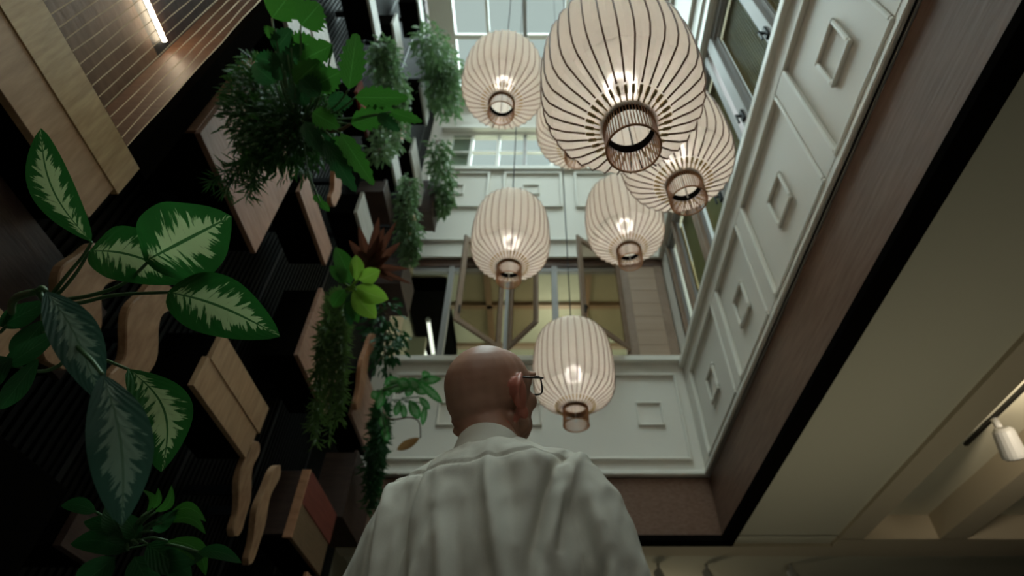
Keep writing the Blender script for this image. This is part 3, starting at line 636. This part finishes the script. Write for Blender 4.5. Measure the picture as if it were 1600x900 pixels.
# ---------------------------------------------------------------- lanterns
NR = 34
PROF = [(0.30,0.0),(0.50,0.045),(0.74,0.105),(0.90,0.165),(0.965,0.235),(0.995,0.33),(1.0,0.47),(0.985,0.62),(0.95,0.74),(0.885,0.84),(0.76,0.92),(0.58,0.965),(0.34,0.99),(0.16,1.0)]
RL, HL = 0.35, 0.86
proto = thing('paper_lantern', 'x', 'lantern', (0, 0, 0))
MB().lathe([(r*RL, z*HL) for r, z in PROF], NR*2, odd=0.975).build('shade', PAPER, proto, local=True)
st = MB().box(0.102,0.106,-0.002,0.002,-0.155,0.02).build('stick', STICK, proto, local=True)
for k in range(1, 52):
    c = st.copy(); COL.objects.link(c); c.parent = proto; c.rotation_euler = (0,0,2*PI*k/52)
def ring(r, z, w, h, m, name, n=40):
    return MB().lathe([(r-w,z-h),(r+w,z-h),(r+w,z+h),(r-w,z+h)], n, close=True).build(name, m, proto, local=True, smooth=False)
ring(0.104, 0.02, 0.006, 0.008, STICK, 'top_ring'); ring(0.104, -0.152, 0.0035, 0.003, STICK, 'bottom_ring')
ring(0.096, 0.0, 0.002, 0.024, DARK, 'black_band')
MB().tube([(0,0,-0.12),(0,0,HL)], 0.004, 6).build('centre_rod', SPOTW, proto, local=True)
MB().ball((0,0,0.34), (0.045,0.045,0.06), 12, 8).build('bulb', BULB, proto, local=True, smooth=True)
MB().lathe([(0.0,HL+0.03),(0.05,HL+0.025),(0.06,HL),(0.0,HL-0.004)], 20).build('cap', DARKSTEEL, proto, local=True)
rp = [(r*RL+0.003, 0, z*HL) for r, z in PROF[1:]]
rib = MB().tube(rp, 0.0040, 5).build('rib', RIB, proto, local=True)
fer = MB().tube([(0.118,0,0.002),(0.142,0,0.016)], 0.0035, 5); fer.tube([(0.142,0,0.016),(0.172,0,0.031)], 0.0068, 6)
ferr = fer.build('ferrule', GOLD, rib, local=True)
rib.rotation_euler = (0,0,0)
ribs = [rib]
for k in range(1, NR):
    c = rib.copy(); COL.objects.link(c); c.parent = proto; c.rotation_euler = (0,0,2*PI*k/NR)
    f = ferr.copy(); COL.objects.link(f); f.parent = c
LN = [(968,128,245,0.86,'largest lantern, nearest and right of centre, dark ribs and brass tips showing',0.10),
      (787,127,127,1,'lantern at top left hanging in front of the skylight',0.0),
      (897,196,118,1,'lantern mostly hidden behind the largest lantern',0.0),
      (1052,232,172,1,'lantern on the right overlapped by the largest lantern',0.08),
      (798,371,121,1,'lantern hanging above the man head in front of the open sashes',0.0),
      (975,346,119,1,'lantern left of the right wall, above the lowest lantern',0.0),
      (896,578,126,1,'lowest lantern, beside the man glasses',0.0)]
for i, (px, py, wd, s, lab, rot) in enumerate(LN):
    dep = FPX*2*RL/wd
    c = U(px, py, dep)*1.0
    o = proto if i == 0 else copy_tree(proto)
    base = c - Vector((0,0,HL*0.46)); o.location = base; o.rotation_euler = (0,0,rot+0.05*i); o['label'] = lab
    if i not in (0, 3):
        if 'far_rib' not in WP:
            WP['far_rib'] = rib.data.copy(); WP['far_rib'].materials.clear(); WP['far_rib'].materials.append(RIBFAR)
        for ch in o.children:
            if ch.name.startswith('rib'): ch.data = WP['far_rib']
    o['group'] = 'pendant lanterns'
    WP[o.name] = base
    top = ZT-0.02
    cd = MB().tube([(0,0,HL),(0,0,top-base.z)], 0.006, 6).build('cord', CORD, o, local=True)
    hk = MB().tube([(0.0,0,HL+0.06),(0.025,0,HL+0.075),(0.02,0,HL+0.11),(0,0,HL+0.12)], 0.004, 5).build('hook', CORD, o, local=True)
    light('lantern_bulb', 'POINT', base+Vector((0,0,0.34)), 14.0, (1,0.91,0.79), size=0.06)

# ---------------------------------------------------------------- ceiling spots
def track(p0, p1, label): 
    t = thing('light_track', label, 'light track', tuple(p0)); MB().obox((Vector(p0)+Vector(p1))/2, (0.018,0,0), (Vector(p1)-Vector(p0))/2, (0,0,0.014)).build('rail', BLACK, t)
    return t
def spot(loc, d, label, on=0, s=1.0):
    t = thing('track_spotlight', label, 'spotlight', tuple(loc)); loc = Vector(loc); d = Vector(d).normalized()
    MB().tube([loc, loc-Vector((0,0,0.07*s))], 0.018*s, 10).build('mount', SPOTW, t, smooth=True)
    MB().ball(loc-Vector((0,0,0.075*s)), 0.028*s, 10, 6).build('joint', SPOTW, t, smooth=True)
    c = loc-Vector((0,0,0.13*s)); b = MB(); b.tube([c-d*0.07*s, c-d*0.055*s, c+d*0.07*s, c+d*0.085*s], [0.035*s,0.05*s,0.058*s,0.055*s], 18)
    b.build('lamp_head', SPOTW, t, smooth=False)
    MB().tube([c+d*0.0855*s, c+d*0.092*s], 0.045*s, 16).build('lens', BLACK, t)
    if on: light('spot_beam', 'SPOT', c+d*0.12*s, on, (1,0.85,0.62), size=0.05, rot=d.to_track_quat('-Z','Y').to_euler(), spot=1.5)
track((4.14,4.0,2.885), (4.14,5.1,2.885), 'black track in the ceiling recess at lower right')
spot((4.14,4.62,2.87), (0.25,0.45,-0.75), 'white spotlight on the track in the ceiling recess', s=1.7)
for x, lab in ((1.5,'dim spotlight beyond the opening right beside the man shoulder'),(2.1,'dim spotlight beyond the opening, middle of three'),(3.15,'dim spotlight at the bottom edge under the beam corner')):
    spot((x,7.62,2.66), (0.2,-0.3,-0.9), lab, s=1.1)
light('coffer_light', 'SPOT', (4.1,3.6,2.3), 60, (1,0.86,0.66), size=0.1, rot=(math.radians(120),0,math.radians(-25)), spot=1.6)
light('room_fill', 'AREA', (2.7,4.2,-0.3), 8, (1,0.93,0.70), size=2.2, sy=3, rot=(PI,0,0), spread=2.2)
light('room_lamp_far', 'POINT', (1.5,8.6,1.8), 10, (1,0.9,0.66), size=0.3)

# ---------------------------------------------------------------- the man
def remesh(mb, vox, smooth_it, name):
    me = bpy.data.meshes.new(name); me.from_pydata([tuple(v) for v in mb.v], [], mb.f)
    o = bpy.data.objects.new(name, me); COL.objects.link(o)
    m = o.modifiers.new('r', 'REMESH'); m.mode = 'VOXEL'; m.voxel_size = vox
    s = o.modifiers.new('s', 'SMOOTH'); s.iterations = smooth_it; s.factor = 0.5
    dg = bpy.context.evaluated_depsgraph_get(); ev = o.evaluated_get(dg)
    me2 = bpy.data.meshes.new_from_object(ev); bpy.data.objects.remove(o)
    return me2
def capsule(mb, pts, rad, n=14):
    pts = [Vector(p) for p in pts]; mb.tube(pts, list(rad), n)
    for p, r in zip(pts, rad): mb.ball(p, r, n, 8)
def tball(mb, M, c, r, seg=20, ring=14):
    b = MB().ball((0,0,0), r, seg, ring); mb.add([M @ (Vector(c)+v) for v in b.v], b.f)
skin = mat('skin', (0.42,0.22,0.15), 0.45, col2=(0.50,0.28,0.20), nscale=14, spec=0.35, bump=0.08)
skin.node_tree.nodes['Principled BSDF'].inputs['Subsurface Weight'].default_value = 0.12
skin.node_tree.nodes['Principled BSDF'].inputs['Subsurface Radius'].default_value = (0.012,0.004,0.002)
shirtm = mat('cream_cotton', (0.60,0.58,0.50), 0.85, spec=0.15, nscale=500, bump=0.08, col2=(0.64,0.62,0.54))
trous = mat('charcoal_trousers', (0.03,0.03,0.035), 0.85); shoem = mat('black_shoe', (0.012,0.01,0.01), 0.35)
# head frame: x right, y face, z up
HC = Vector((-0.100,1.035,0.714)); yaw = math.radians(50); pt = math.radians(31)
MH = Matrix.Translation(HC) @ Matrix.Rotation(-yaw,4,'Z') @ Matrix.Rotation(pt,4,'X') @ Matrix.Rotation(math.radians(22),4,'Y')
BY = math.radians(20); BC = Vector((-0.09,1.035,0)); MBd = Matrix.Translation(BC) @ Matrix.Rotation(-BY,4,'Z')
man = thing('person', 'bald man in a cream shirt and glasses seen from behind, looking up', 'person', (BC.x, BC.y, -H))
hd = MB()
T_ = lambda c, r: tball(hd, MH, c, r)
T_((0,-0.012,0.012),(0.077,0.094,0.084)); T_((0,0.02,0.01),(0.072,0.075,0.078)); T_((0,-0.045,-0.012),(0.066,0.058,0.062))
T_((0,0.040,-0.045),(0.060,0.052,0.062)); T_((0,0.056,-0.080),(0.045,0.040,0.040)); T_((0,0.074,-0.100),(0.024,0.022,0.020))
T_((0,0.078,0.018),(0.055,0.018,0.020))
for s in (-1,1):
    T_((s*0.038,0.066,-0.035),(0.024,0.024,0.022)); T_((s*0.050,0.018,-0.078),(0.018,0.034,0.024)); T_((s*0.032,0.078,0.004),(0.014,0.013,0.012))
    T_((s*0.030,0.091,0.022),(0.026,0.010,0.007))
tb = MB(); capsule(tb, [(0,0.092,0.010),(0,0.104,-0.012),(0,0.116,-0.032)], [0.008,0.010,0.013], 10); hd.add([MH @ v for v in tb.v], tb.f)
for s in (-1,1): T_((s*0.012,0.105,-0.034),(0.009,0.010,0.008))
T_((0,0.096,-0.060),(0.024,0.010,0.006)); T_((0,0.095,-0.070),(0.020,0.011,0.007))
# ears: rim, bowl and lobe
for s in (-1,1):
    e = MB(); pts = []
    for i in range(13):
        a = math.radians(-60 + 250*i/12)
        pts.append((s*(0.079+0.016*max(0,math.sin((i)/12*PI))), -0.004-0.017*math.sin(a)*1.0+(-0.004), -0.002+0.031*math.cos(a)-0.002))
    pts = [(s*(0.075+0.027*math.sin(PI*min(1,(i+1)/12))), 0.012-0.036*math.sin(PI*i/12), 0.026-0.078*i/12 + 0.008*math.sin(PI*i/12)) for i in range(13)]
    capsule(e, pts, [0.0055]*13, 8)
    e.ball((s*0.086,-0.004,-0.010),(0.010,0.022,0.034),14,8); e.ball((s*0.083,0.008,-0.052),(0.008,0.012,0.014),10,8); e.ball((s*0.080,0.014,-0.014),(0.006,0.006,0.009),8,6)
    hd.add([MH @ v for v in e.v], e.f)
nk0 = MH @ Vector((0,-0.035,-0.05)); nk1 = MBd @ Vector((0,0.0,0.58)); nk2 = MBd @ Vector((0,-0.01,0.50))
capsule(hd, [nk0, (nk0+nk1)/2, nk1, nk2], [0.058,0.054,0.055,0.08], 20)
j0 = MH @ Vector((0,0.035,-0.07)); j1 = MBd @ Vector((0.0,0.03,0.57)); capsule(hd, [j0, j1], [0.042,0.045], 14)
# neck cords on the right side
capsule(hd, [MH @ Vector((0.066,-0.012,-0.055)), MBd @ Vector((0.03,0.055,0.57))], [0.013,0.012], 10)
# two soft skin folds across the nape
for zz, rr in ((-0.058,0.0070),(-0.078,0.0065)):
    pts = []
    for i in range(11):
        a = math.radians(200 + 150*i/10); pts.append(MH @ Vector((0.061*math.cos(a), -0.030+0.063*math.sin(a)*0.95, zz+0.010*abs(i-5)/5)))
    capsule(hd, pts, [rr*(0.5+0.5*math.sin(PI*(i+0.5)/11)) for i in range(11)], 8)
# torso, limbs under the clothes
bd = MB()
def bp_(p): return MBd @ Vector(p)
capsule(bd, [bp_((0,0,0.50)), bp_((0,0,0.3)), bp_((0,0,0.1)), bp_((0,0,-0.05))], [0.09,0.11,0.105,0.11], 16)
EL = {}; WR = {}
for s in (-1,1):
    sh = bp_((s*0.16,0,0.47)); el = bp_((s*0.245+(0.03 if s < 0 else 0),0.02,0.17)); wr = bp_((s*0.20,0.25,0.10)); EL[s] = el; WR[s] = wr
    capsule(bd, [bp_((0,0,0.5)), sh, el, wr], [0.07,0.05,0.038,0.026], 12)
    hip = bp_((s*0.09,0,-0.08)); kn = bp_((s*0.10,0.02,-0.46)); an = bp_((s*0.11,-0.01,-0.88)); capsule(bd, [hip,kn,an], [0.08,0.055,0.036], 12)
    capsule(bd, [an, bp_((s*0.12,0.11,-0.91))], [0.035,0.025], 10)
    # hand with five fingers, palm down in front of the belly
    hv = (bp_((s*0.12,0.36,0.07)) - wr).normalized(); sd = hv.cross(Vector((0,0,1))).normalized()*s; dn = Vector((0,0,-1))
    capsule(bd, [wr, wr+hv*0.05], [0.026,0.028], 10)
    for k, (off, ln) in enumerate(((-0.030,0.068),(-0.010,0.078),(0.010,0.073),(0.029,0.058))):
        r0 = wr+hv*0.06+sd*off; capsule(bd, [wr+hv*0.03+sd*off*0.6, r0+hv*0.02, r0+hv*(0.02+ln*0.5)+dn*0.012, r0+hv*(0.02+ln*0.85)+dn*0.035], [0.013,0.010,0.0088,0.0075], 8)
    r0 = wr+hv*0.02-sd*0.025; capsule(bd, [r0, r0-sd*0.025+hv*0.03+dn*0.008, r0-sd*0.030+hv*0.065+dn*0.014], [0.013,0.010,0.0085], 8)
hd.add(bd.v, bd.f)
me = remesh(hd, 0.0042, 3, 'body'); me.materials.clear(); me.materials.append(skin)
ear_skin = mat('flushed_ear_skin', (0.52,0.16,0.11), 0.45, col2=(0.58,0.22,0.16), nscale=20)
ear_skin.node_tree.nodes['Principled BSDF'].inputs['Subsurface Weight'].default_value = 0.2
ear_skin.node_tree.nodes['Principled BSDF'].inputs['Subsurface Radius'].default_value = (0.01,0.003,0.002)
me.materials.append(ear_skin); iMH = MH.inverted()
for p in me.polygons:
    q = iMH @ p.center
    if abs(q.x) > 0.0765 and q.z > -0.068 and -0.04 < q.y < 0.03: p.material_index = 1
me.polygons.foreach_set('use_smooth', [True]*len(me.polygons))
o = bpy.data.objects.new('body', me); COL.objects.link(o); o.parent = man; o.location = -Vector(man.location)
me.transform(Matrix.Identity(4)); WP[o.name] = Vector((0,0,0)); body_o = o
def on_man(mb, name, m, smooth=True): 
    return mb.build(name, m, man, smooth=smooth)
# eyes
for s in (-1,1):
    e = MB().ball((0,0,0), 0.0115, 12, 8); c = Vector((s*0.031,0.081,0.006)); MB().add([MH @ (c+v) for v in e.v], e.f).build('eye', mat('eye_white', (0.6,0.58,0.55), 0.2), man, smooth=True)
# glasses
t = MB()
for s in (-1,1):
    pts = []
    for i in range(25):
        a = 2*PI*i/24; ca, sa = math.cos(a), math.sin(a)
        q = Vector((s*0.034 + 0.027*math.copysign(abs(ca)**0.5, ca), 0.106-0.006*abs(s*0.034+0.027*ca)/0.06*1.6, -0.004+0.020*math.copysign(abs(sa)**0.5, sa)))
        pts.append(MH @ q)
    t.tube(pts, 0.0019, 6)
    t.tube([MH @ Vector((s*0.061,0.099,0.010)), MH @ Vector((s*0.076,0.086,0.011)), MH @ Vector((s*0.080,0.04,0.016)), MH @ Vector((s*0.082,0.01,0.020)), MH @ Vector((s*0.080,-0.014,0.012))], 0.0019, 6)
t.tube([MH @ Vector((-0.008,0.106,0.004)), MH @ Vector((0.008,0.106,0.004))], 0.0015, 6)
gl = on_man(t, 'glasses', BLACK); gl['label'] = 'thin black rectangular glasses'
lens = MB()
for s in (-1,1):
    pts = []
    for i in range(20):
        a = 2*PI*i/20; ca, sa = math.cos(a), math.sin(a)
        pts.append(MH @ Vector((s*0.034 + 0.026*math.copysign(abs(ca)**0.5, ca), 0.103, -0.004+0.019*math.copysign(abs(sa)**0.5, sa))))
    lens.add(pts, [tuple(range(20))])
lo = lens.build('lenses', glass('lens_glass', (0.95,0.97,0.97), 0.06, 0.02), gl)
# shirt
sm = MB()
rings = [(-0.12,0.175,0.125,0),(0.0,0.175,0.128,0),(0.12,0.182,0.13,0),(0.24,0.19,0.134,0),(0.34,0.196,0.136,-0.004),(0.42,0.198,0.128,-0.006),(0.48,0.188,0.112,-0.010),(0.515,0.150,0.094,-0.012),(0.54,0.108,0.078,-0.010),(0.56,0.072,0.064,-0.004),(0.572,0.055,0.055,0.0)]
n = 48; vs = []
for z, a, bq, yo in rings:
    for k in range(n):
        an = 2*PI*k/n; ca, sa = math.cos(an), math.sin(an)
        vs.append(MBd @ Vector((a*math.copysign(abs(ca)**0.85, ca), yo+bq*math.copysign(abs(sa)**0.85, sa), z)))
m_ = len(rings); sm.add(vs, [(i*n+k, i*n+(k+1) % n, (i+1)*n+(k+1) % n, (i+1)*n+k) for i in range(m_-1) for k in range(n)]+[tuple(range(n-1,-1,-1)), tuple((m_-1)*n+k for k in range(n))])
for s in (-1,1):
    capsule(sm, [bp_((s*0.06,-0.005,0.53)), bp_((s*0.145,-0.002,0.485)), bp_((s*0.185,0.0,0.42)), bp_((s*0.215,0.005,0.32)), EL[s]+Vector((0,0,0.0)), EL[s].lerp(WR[s],0.85)], [0.05,0.058,0.066,0.064,0.060,0.045], 20)
sme = remesh(sm, 0.0045, 8, 'shirt')
inv = MBd.inverted()
# folds: (x0,z0,x1,z1,width,height) on the back of the shirt, in body coordinates
FO = [(-0.150,0.47,-0.125,0.20,0.016,0.013),(-0.105,0.44,-0.06,0.20,0.020,-0.010),(-0.085,0.52,-0.105,0.26,0.006,-0.006),(-0.02,0.40,0.035,0.14,0.018,0.012),
      (0.045,0.50,0.115,0.16,0.013,0.012),(0.085,0.47,0.10,0.36,0.016,-0.008),(0.165,0.51,0.125,0.30,0.010,-0.013),(0.185,0.50,0.150,0.33,0.010,0.010),(0.10,0.52,0.155,0.46,0.012,0.006),
      (0.215,0.40,0.245,0.22,0.014,0.010),(0.225,0.32,0.185,0.24,0.010,-0.010),(-0.04,0.34,-0.09,0.10,0.018,0.011),(0.02,0.30,0.07,0.06,0.016,-0.008),(-0.19,0.40,-0.20,0.18,0.014,0.010),(0.14,0.28,0.17,0.08,0.014,0.012),(-0.17,0.52,-0.14,0.44,0.010,0.006)]
sme.calc_normals_split() if hasattr(sme, 'calc_normals_split') else None
nor = [v.normal.copy() for v in sme.vertices]
for i, v in enumerate(sme.vertices):
    q = inv @ v.co; d = 0.0
    if q.y < 0.05:
        for (x0,z0,x1,z1,w,h) in FO:
            ax = Vector((x1-x0, z1-z0)); L = ax.length; p = Vector((q.x-x0, q.z-z0)); tt = p.dot(ax)/(L*L)
            if -0.25 < tt < 1.25:
                dd = abs(p.x*ax.y-p.y*ax.x)/L; fall = max(0.0, 1-(2*abs(tt-0.5)/1.5)**2)
                d += 1.25*h*fall*math.exp(-(dd/(w*0.85))**2)
    d += 0.007*noise.noise(Vector((q.x*18+q.z*6, q.y*14, q.z*11-q.x*5))) + 0.0025*noise.noise(Vector((q.x*55, q.y*50, q.z*25)))
    # sleeve seams
    for s in (-1,1):
        e = abs((q.x*s) - (0.178 - 0.25*max(0, 0.50-q.z)*0.35)); 
        if e < 0.006 and 0.33 < q.z < 0.56: d -= 0.004*(1-e/0.006)
    if abs(q.z-0.49-0.10*abs(q.x)) < 0.004 and q.y < 0 and abs(q.x) < 0.17: d -= 0.0035
    v.co += nor[i]*d
sme.materials.clear(); sme.materials.append(shirtm); sme.polygons.foreach_set('use_smooth', [True]*len(sme.polygons))
o = bpy.data.objects.new('shirt', sme); COL.objects.link(o); o.parent = man; o.location = -Vector(man.location); WP[o.name] = Vector((0,0,0))
# collar: a stand with a folded-over fall, open in front
col = MB(); n = 40; rows = [(0.060,0.540),(0.0595,0.565),(0.0595,0.587),(0.062,0.591),(0.0655,0.586),(0.072,0.562),(0.082,0.532),(0.087,0.520)]
vs = []
for r, z in rows:
    for k in range(n+1):
        an = PI/2 + math.radians(18) + (2*PI-math.radians(36))*k/n
        back = 0.5-0.5*math.sin(an)
        vs.append(MBd @ Vector((r*1.0*math.cos(an), -0.002+r*math.sin(an)*1.02, z-0.034*(1-back) + 0.004)))
m_ = len(rows); col.add(vs, [(i*(n+1)+k, i*(n+1)+k+1, (i+1)*(n+1)+k+1, (i+1)*(n+1)+k) for i in range(m_-1) for k in range(n)])
co = on_man(col, 'collar', shirtm); sl = co.modifiers.new('th','SOLIDIFY'); sl.thickness = 0.002
# trousers, belt, shoes, cuffs
tr = MB(); capsule(tr, [bp_((0,0,-0.03)), bp_((0,0,-0.14))], [0.135,0.14], 24)
for s in (-1,1): capsule(tr, [bp_((s*0.085,0,-0.12)), bp_((s*0.10,0.02,-0.47)), bp_((s*0.11,-0.01,-0.83))], [0.102,0.082,0.072], 18)
tm = remesh(tr, 0.012, 4, 'trousers'); tm.materials.clear(); tm.materials.append(trous); tm.polygons.foreach_set('use_smooth', [True]*len(tm.polygons))
o = bpy.data.objects.new('trousers', tm); COL.objects.link(o); o.parent = man; o.location = -Vector(man.location)
for s in (-1,1):
    sh = MB(); p0 = bp_((s*0.11,-0.05,-0.905)); p1 = bp_((s*0.125,0.19,-0.915)); capsule(sh, [p0, p0.lerp(p1,0.5)+Vector((0,0,0.01)), p1], [0.042,0.043,0.033], 14)
    for i in range(len(sh.v)): sh.v[i].z = max(sh.v[i].z, -H+0.001)
    on_man(sh, 'shoe', shoem)
    cf = MB(); d = (WR[s]-EL[s]); cf.tube([EL[s]+d*0.80, EL[s]+d*0.97], [0.043,0.040], 18, caps=False); on_man(cf, 'cuff', shirtm)

# ---------------------------------------------------------------- lift everything so that the floor lies at z = 0
for o in list(COL.objects):
    if o.parent is None: o.location.z += H
